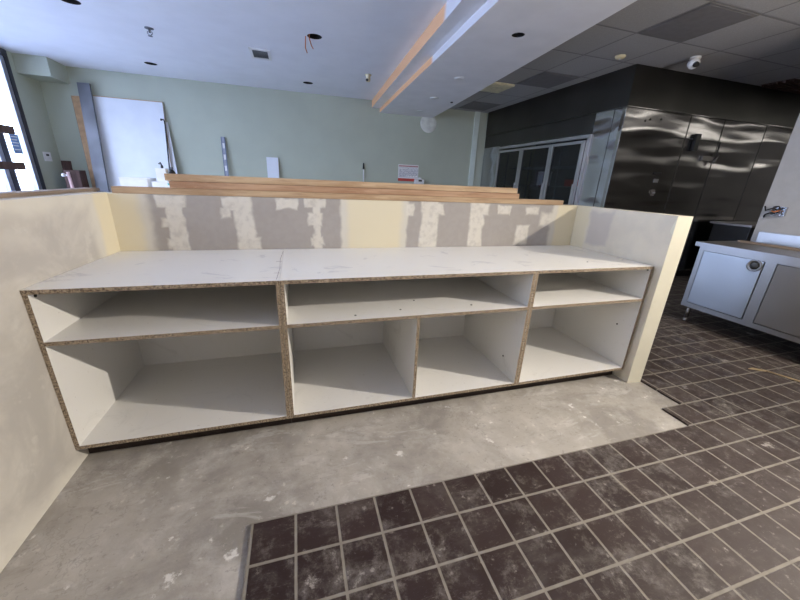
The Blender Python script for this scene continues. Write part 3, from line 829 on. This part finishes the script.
cpanel(0, 0, 'dark grey square ceiling panel nearest the camera, above the dome camera'); cpanel(0, 3, 'dark grey ceiling panel above the glass cooler doors'); cpanel(0, 6, 'dark grey ceiling panel in the farthest corner by the green wall')
fx = thing('ceiling_fixture', 'cream rectangular panel fixture beside the right edge of the bulkhead', 'ceiling fixture', (4.3, 3.9, H))
box('housing', (3.95, 3.80, H - .03), (4.52, 4.30, H), CREAML, fx, .004); box('diffuser', (4.0, 3.85, H - .034), (4.47, 4.25, H - .0301), CREAML, fx)
vg = thing('ceiling_grille', 'brown slotted ceiling grille at the far right by the cooler', 'vent', (7.9, 2.0, H))
box('backing', (7.62, 1.93, H - .004), (8.9, 2.30, H), BROWNV, vg)
for q in range(5): box('slat', (7.62, 1.94 + q * .08, H - .03), (8.9, 1.965 + q * .08, H - .004), BROWNV, vg)
# unseen light panels, added to put bright bands on the cooler front
TG = emit('added_panel_glow', (1, .96, .88), 7.0)
for q_, xx in enumerate((7.5, 9.5, 11.5)):
    tr = thing('added_ceiling_light', ('nearest', 'middle', 'farthest')[q_] + ' added white ceiling light panel, unseen behind the partition', 'ceiling light', (xx + .6, 0.1, H), 'added ceiling light panels')
    box('frame', (xx, -.25, H - .03), (xx + 1.25, .40, H), WHITEP, tr); box('diffuser', (xx + .05, -.2, H - .034), (xx + 1.2, .35, H - .0301), TG, tr)

# ------------------------------------------------------------------ walk-in cooler
CX, CY = 5.35, 2.37
wc = thing('walk_in_cooler', 'stainless walk-in cooler with three glass doors on its left side', 'walk-in cooler', (CX, CY, -t))
XE2 = XE - .01; YB = W - .01
box('front_panel', (CX, CY, .10), (XE2, CY + .06, 2.42), SSD, wc)
box('plinth', (CX + .03, CY + .03, -t), (XE2, CY + .09, .10), BLACK, wc)
# seams in the front cladding
for x in (6.55, 7.25, 8.2): box('seam', (x - .006, CY - .004, .10), (x + .006, CY - .0001, 2.42), SSF, wc)
# soffit above front and side, leaning out a little
bm = BM(); abox(bm, (CX - .03, CY - .03, 2.405), (XE2, CY + .05, H)); abox(bm, (CX - .03, CY + .05, 2.405), (CX + .05, YB - .05, H)); obj('soffit_panel', bm, SSF, wc)
box('soffit_trim', (CX - .036, CY - .036, 2.405), (XE2, CY - .0305, 2.412), SSD, wc); 
# side, right of the doors
box('side_panel', (CX, CY + .06, .0), (CX + .06, 2.87, 2.405), SSL, wc)
box('side_seam', (CX - .003, 2.55, .1), (CX - .0002, 2.56, 2.40), SSF, wc); box('corner_trim', (CX - .004, CY - .005, .1), (CX - .0002, CY + .012, 2.40), SSL, wc)
box('side_head_panel', (CX, 2.87, 2.15), (CX + .06, YB, 2.405), SSF, wc)
box('side_panel', (CX, 5.37, 0), (CX + .06, YB, 2.15), SSL, wc)
box('side_sill', (CX, 2.87, 0), (CX + .06, 5.37, .30), SSL, wc)
# door frame and doors
D0, D1, ZD = 2.92, 5.32, 2.13
bm = BM(); abox(bm, (CX - .03, D0, ZD - .05), (CX + .03, D1, ZD)); abox(bm, (CX - .03, D0, .30), (CX + .03, D1, .36)); abox(bm, (CX - .03, D0 - .05, .30), (CX + .03, D0, ZD)); abox(bm, (CX - .03, D1, .30), (CX + .03, D1 + .05, ZD)); obj('door_frame', bm, ALU, wc)
ys = [2.93, 3.65, 4.49, 5.31]
for i in range(3):
    a_, b_2 = ys[i], ys[i + 1] - .012
    bm = BM(); zz0, zz1 = .37, ZD - .085
    abox(bm, (CX - .065, a_, zz1 - .04), (CX - .033, b_2, zz1)); abox(bm, (CX - .065, a_, zz0), (CX - .033, b_2, zz0 + .05)); abox(bm, (CX - .065, a_, zz0 + .05), (CX - .033, a_ + .05, zz1 - .04)); abox(bm, (CX - .065, b_2 - .05, zz0 + .05), (CX - .033, b_2, zz1 - .04))
    dr = obj('door', bm, ALU, wc)
    gb = BM(); abox(gb, (CX - .052, a_ + .05, zz0 + .05), (CX - .046, b_2 - .05, zz1 - .04)); bmesh.ops.translate(gb, verts=gb.verts, vec=-Vector(wc.location))
    me = bpy.data.meshes.new('glass'); gb.to_mesh(me); gb.free(); me.materials.append(GLASSD); go = bpy.data.objects.new('glass', me); COL.objects.link(go); go.parent = dr
    hb = BM(); abox(hb, (CX - .10, a_ + .012, 1.02), (CX - .085, a_ + .035, 1.42)); abox(hb, (CX - .085, a_ + .015, 1.04), (CX - .065, a_ + .032, 1.07)); abox(hb, (CX - .085, a_ + .015, 1.37), (CX - .065, a_ + .032, 1.40)); bmesh.ops.translate(hb, verts=hb.verts, vec=-Vector(wc.location))
    me = bpy.data.meshes.new('handle'); hb.to_mesh(me); hb.free(); me.materials.append(ALU); ho = bpy.data.objects.new('handle', me); COL.objects.link(ho); ho.parent = dr
# inside: back, floor and wire shelves
box('inner_back', (CX + 1.35, 2.5, 0), (CX + 1.40, YB - .05, 2.4), plain('dim_interior_lining', (0.10, 0.10, 0.11), 0.5), wc)
box('inner_floor', (CX + .06, 2.45, -t), (CX + 1.35, YB - .05, .10), DARKIN, wc); box('inner_ceiling', (CX + .06, 2.45, 2.38), (CX + 1.35, YB - .05, 2.40), DARKIN, wc)
DSH = plain('dim_shelf_metal', (0.22, 0.23, 0.26), 0.4, 0.5)
for z in (.55, 1.0, 1.38, 1.72):
    bm = BM()
    for q in range(14): abox(bm, (CX + .25, 2.95 + q * .18, z), (CX + .75, 2.956 + q * .18, z + .006))
    for x in (CX + .25, CX + .42, CX + .58, CX + .75): abox(bm, (x, 2.9, z - .012), (x + .012, 5.4, z))
    obj('wire_shelf', bm, DSH, wc)
for y in (2.9, 3.75, 4.6, 5.4): box('shelf_post', (CX + .25, y, .10), (CX + .27, y + .02, 2.0), DSH, wc)
# things in the cooler
def inside(name, label, cat, lo, hi, mat, lidm):
    o = thing(name, label, cat, ((lo[0] + hi[0]) / 2, (lo[1] + hi[1]) / 2, lo[2])); box('body', lo, hi, mat, o, .01)
    box('lid', (lo[0] - .005, lo[1] - .005, hi[2]), (hi[0] + .005, hi[1] + .005, hi[2] + .02), lidm, o)
inside('food_tub', 'dim red tub on the cooler shelf behind the nearest glass door', 'tub', (CX + .3, 3.35, 1.387), (CX + .55, 3.6, 1.50), REDM, BLACK)
inside('food_tub', 'dark green tub on the high cooler shelf behind the nearest glass door', 'tub', (CX + .3, 2.98, 1.727), (CX + .5, 3.15, 1.86), plain('green_plastic', (.03, .16, .09), .5), BLACK)
inside('food_tub', 'pale tub standing on the cooler shelf behind the middle glass door', 'tub', (CX + .3, 4.2, 1.387), (CX + .5, 4.35, 1.62), WHITEP, WHITEP)

# front-panel hardware: small access door outline, handle, latch, plates
dp = struct
bm = BM(); abox(bm, (6.25, CY - .006, 2.098), (7.30, CY - .0002, 2.112)); abox(bm, (7.285, CY - .006, 1.86), (7.30, CY - .0002, 2.098)); obj('door_gap', bm, BLACK, wc)
bm = BM(); abox(bm, (6.70, CY - .05, 1.95), (6.79, CY - .004, 2.18)); obj('door_closer', bm, BLACK, wc, .008)
bm = BM(); abox(bm, (6.98, CY - .03, 1.84), (7.22, CY - .004, 1.90)); atube(bm, (7.2, CY - .05, 1.80), (7.25, CY - .05, 1.93), .02); obj('latch', bm, BRUSH, wc)
box('thermometer', (6.13, CY - .02, 1.60), (6.26, CY - .004, 1.635), BLACK, wc); box('name_plate', (6.16, CY - .008, 1.49), (6.25, CY - .004, 1.54), ALU, wc); box('switch_plate', (6.17, CY - .010, 1.30), (6.24, CY - .004, 1.39), BRUSH, wc)
bm = BM(); atube(bm, (6.20, CY - .04, 1.345), (6.20, CY - .01, 1.345), .015); obj('knob', bm, ALU, wc)
for p in ((5.72, 2.27), (5.80, 2.29), (6.0, 2.31)):
    bm = BM(); atube(bm, (p[0], CY - .006, p[1]), (p[0], CY - .0002, p[1]), .012); obj('rivet', bm, BLACK, wc)

# equipment in the corridor behind the sink (dark boxes by the partition edge)
eq = thing('dark_cart', 'low dark equipment cart between the sink cabinet and the cooler front', 'cart', (7.9, 2.0, 0))
box('body', (7.55, 1.75, .12), (8.6, 2.25, .92), BLACK, eq, .01); box('top', (7.5, 1.72, .92), (8.65, 2.28, .95), BRUSH, eq)
for x in (7.65, 8.45):
    for y in (1.82, 2.15):
        bm = BM(); atube(bm, (x, y - .02, .06), (x, y + .02, .06), .06, 16); atube(bm, (x, y, .06), (x, y, .13), .012); obj('caster', bm, BLACK, eq)
ct_ = thing('coil_roll', 'dark roll standing on the equipment cart by the partition edge', 'roll', (8.3, 2.0, .95))
bm = BM(); alathe(bm, (8.25, 1.95, .951), [(.10, 0), (.10, .14), (.04, .14), (.04, .12)], 20); obj('coil', bm, BLACK, ct_)
bm = BM(); alathe(bm, (8.25, 1.95, 1.092), [(.05, 0), (.05, .01), (.02, .012)], 16); obj('cap', bm, ALU, ct_)

# ------------------------------------------------------------------ stainless sink cabinet
sk = thing('sink_cabinet', 'long stainless cabinet with a reflective door and round recessed pull, on legs', 'cabinet', (5.13, .86, 0), None)
Y0, Y1 = -1.55, .845; XF = 5.135; XBk = 5.885; Z0 = .185; Z1 = .885
bm = BM()
abox(bm, (XF + .02, Y0, Z0), (XBk, Y1 - .0, Z0 + .04)); abox(bm, (XF + .02, Y1 - .03, Z0 + .04), (XBk, Y1, Z1 - .06)); abox(bm, (XF + .02, Y0, Z0 + .04), (XBk, Y0 + .03, Z1 - .06)); abox(bm, (XBk - .02, Y0 + .03, Z0 + .04), (XBk, Y1 - .03, Z1 - .06))
obj('carcass', bm, SST, sk)
bm = BM(); abox(bm, (XF - .035, Y0 - .02, Z1 - .045), (XBk, Y1 + .03, Z1)); obj('worktop', bm, BRUSH, sk, .004)
bm = BM(); abox(bm, (XF - .038, Y0 - .02, Z1 - .045), (XF - .0352, Y1 + .03, Z1 - .004)); obj('worktop_edge', bm, SST, sk)
bm = BM(); abox(bm, (XBk - .02, Y0, Z1), (XBk + .01, Y1 - .06, Z1 + .115)); obj('backsplash', bm, SST, sk, .003)
# face frame
bm = BM()
stiles = [(Y1 - .045, Y1), (.205, .285), (-.56, -.48), (-1.0, -.93), (Y0, Y0 + .045)]
for a_, b_3 in stiles: abox(bm, (XF, a_, Z0), (XF + .02, b_3, Z1 - .045))
abox(bm, (XF - .001, Y0, Z0 - .002), (XF + .02, Y1, Z0 + .045)); abox(bm, (XF - .001, Y0, Z1 - .085), (XF + .02, Y1, Z1 - .045))
obj('face_frame', bm, SST, sk)
for (a_, b_3), mt in zip([(.292, .795), (-.475, .198), (-.925, -.565)], (SSDOOR, BRUSH, BRUSH)):
    bm = BM(); abox(bm, (XF - .004, a_, Z0 + .05), (XF + .012, b_3, Z1 - .09)); dr = obj('door', bm, mt, sk, .004)
    if mt is SSDOOR:
        dr['label'] = 'bright reflective door'
        bm = BM(); cyy, czz = .352, .748
        alathe(bm, (XF - .004, cyy, czz), [(.056, -.001), (.056, -.008), (.045, -.008), (.036, -.001)], 28, 'x'); bmesh.ops.translate(bm, verts=bm.verts, vec=-Vector(sk.location))
        hd = obj('recessed_pull', bm, SST, dr, local=True)
        bm = BM(); alathe(bm, (XF - .005, cyy, czz), [(.036, 0), (.03, -.002), (.012, -.0035)], 24, 'x'); bmesh.ops.translate(bm, verts=bm.verts, vec=-Vector(sk.location)); obj('pull_cup', bm, SSF, dr, local=True)
for x in (XF + .09, XBk - .08):
    for y in (Y1 - .04, -.36, Y0 + .06):
        bm = BM(); atube(bm, (x, y, .04), (x, y, Z0), .021, 16); alathe(bm, (x, y, 0.0), [(.024, 0), (.026, .01), (.018, .045)], 16); obj('leg', bm, BRUSH, sk)
# strip of trim lying on worktop
board('trim_strip', 5.60, 5.66, -1.2, .80, Z1 + .0005, Z1 + .02, TANW, 'thin tan wooden strip lying along the stainless worktop', 'strip', bevel=.002)
# junction box with loose wires
jb = thing('junction_box', 'open metal junction box with loose wires on the grey partition above the worktop', 'electrical box', (5.9, .70, 1.22))
bm = BM(); x = 5.9; ja, jb_, jz0, jz1 = .645, .755, 1.175, 1.265
for lo, hi in (((x - .03, ja, jz0), (x - .0005, ja + .005, jz1)), ((x - .03, jb_ - .005, jz0), (x - .0005, jb_, jz1)), ((x - .03, ja + .005, jz0), (x - .0005, jb_ - .005, jz0 + .005)), ((x - .03, ja + .005, jz1 - .005), (x - .0005, jb_ - .005, jz1)), ((x - .004, ja + .005, jz0 + .005), (x - .0005, jb_ - .005, jz1 - .005))): abox(bm, lo, hi)
obj('box', bm, SSL, jb)
for pts, m in (([(x - .01, .71, 1.22), (x - .05, .74, 1.25), (x - .06, .79, 1.22), (x - .03, .82, 1.26)], BLACK), ([(x - .01, .72, 1.21), (x - .05, .75, 1.20), (x - .04, .79, 1.18), (x - .03, .80, 1.15)], BLACK), ([(x - .01, .70, 1.24), (x - .05, .70, 1.27), (x - .05, .74, 1.26)], BLACK), ([(x - .01, .68, 1.20), (x - .06, .70, 1.18), (x - .05, .66, 1.17)], FRAMEL), ([(x - .02, .69, 1.23), (x - .05, .72, 1.21), (x - .04, .75, 1.22)], COPPER)):
    bm = BM(); apath(bm, pts, .007); obj('wire', bm, m, jb)

# flat steel bar lying on the tiles
bm = BM(); aprism(bm, [(4.60, -.13), (4.72, -.215), (4.735, -.20), (4.66, -.13)], 0.0005, .006); apath(bm, [(4.70, -.20, .008), (4.74, -.30, .008), (4.80, -.45, .008), (4.92, -.70, .008)], .007)
tag(obj('metal_strap', bm, plain('rusty_tan_metal', (0.36, 0.27, 0.15), 0.5)), 'bent tan metal strap lying on the dark tiles in front of the sink cabinet', 'strap')

# ------------------------------------------------------------------ work lamp on a stand, right of the camera
LX, LY, LZ = 4.85, -1.5, 2.05
wl = thing('work_lamp', 'floodlight head on a tripod stand right of the camera', 'work lamp', (LX, LY, 0))
bm = BM(); atube(bm, (LX, LY, .25), (LX, LY, LZ - .09), .014); obj('pole', bm, GALV, wl)
for i in range(3):
    an = 2 * math.pi * i / 3 + .4; bm = BM(); atube(bm, (LX, LY, .55), (LX + .42 * math.cos(an), LY + .42 * math.sin(an), .012), .011); obj('leg', bm, BLACK, wl)
ld = (Vector(LAMP_AIM) - Vector((LX, LY, LZ))).normalized(); lc = Vector((LX, LY, LZ)) - ld * .05
bm = BM(); atube(bm, lc - ld * .06, lc, .05, 24, .085); obj('housing', bm, BLACK, wl)
bm = BM(); atube(bm, lc + ld * .0005, lc + ld * .004, .078, 24); obj('reflector', bm, ALU, wl)
pd = bpy.data.lights.new('flood_spill', 'POINT'); pd.energy = SPILL; pd.shadow_soft_size = .02; pd.color = LAMP_COL
po = bpy.data.objects.new('flood_spill', pd); COL.objects.link(po); po.location = (LX, LY, LZ)
sd = bpy.data.lights.new('flood_beam', 'SPOT'); sd.energy = LAMP; sd.spot_size = math.radians(130); sd.spot_blend = 1.0; sd.shadow_soft_size = .02; sd.color = LAMP_COL
so = bpy.data.objects.new('flood_beam', sd); COL.objects.link(so); so.location = (LX, LY, LZ); so.rotation_euler = ld.to_track_quat('-Z', 'Y').to_euler()
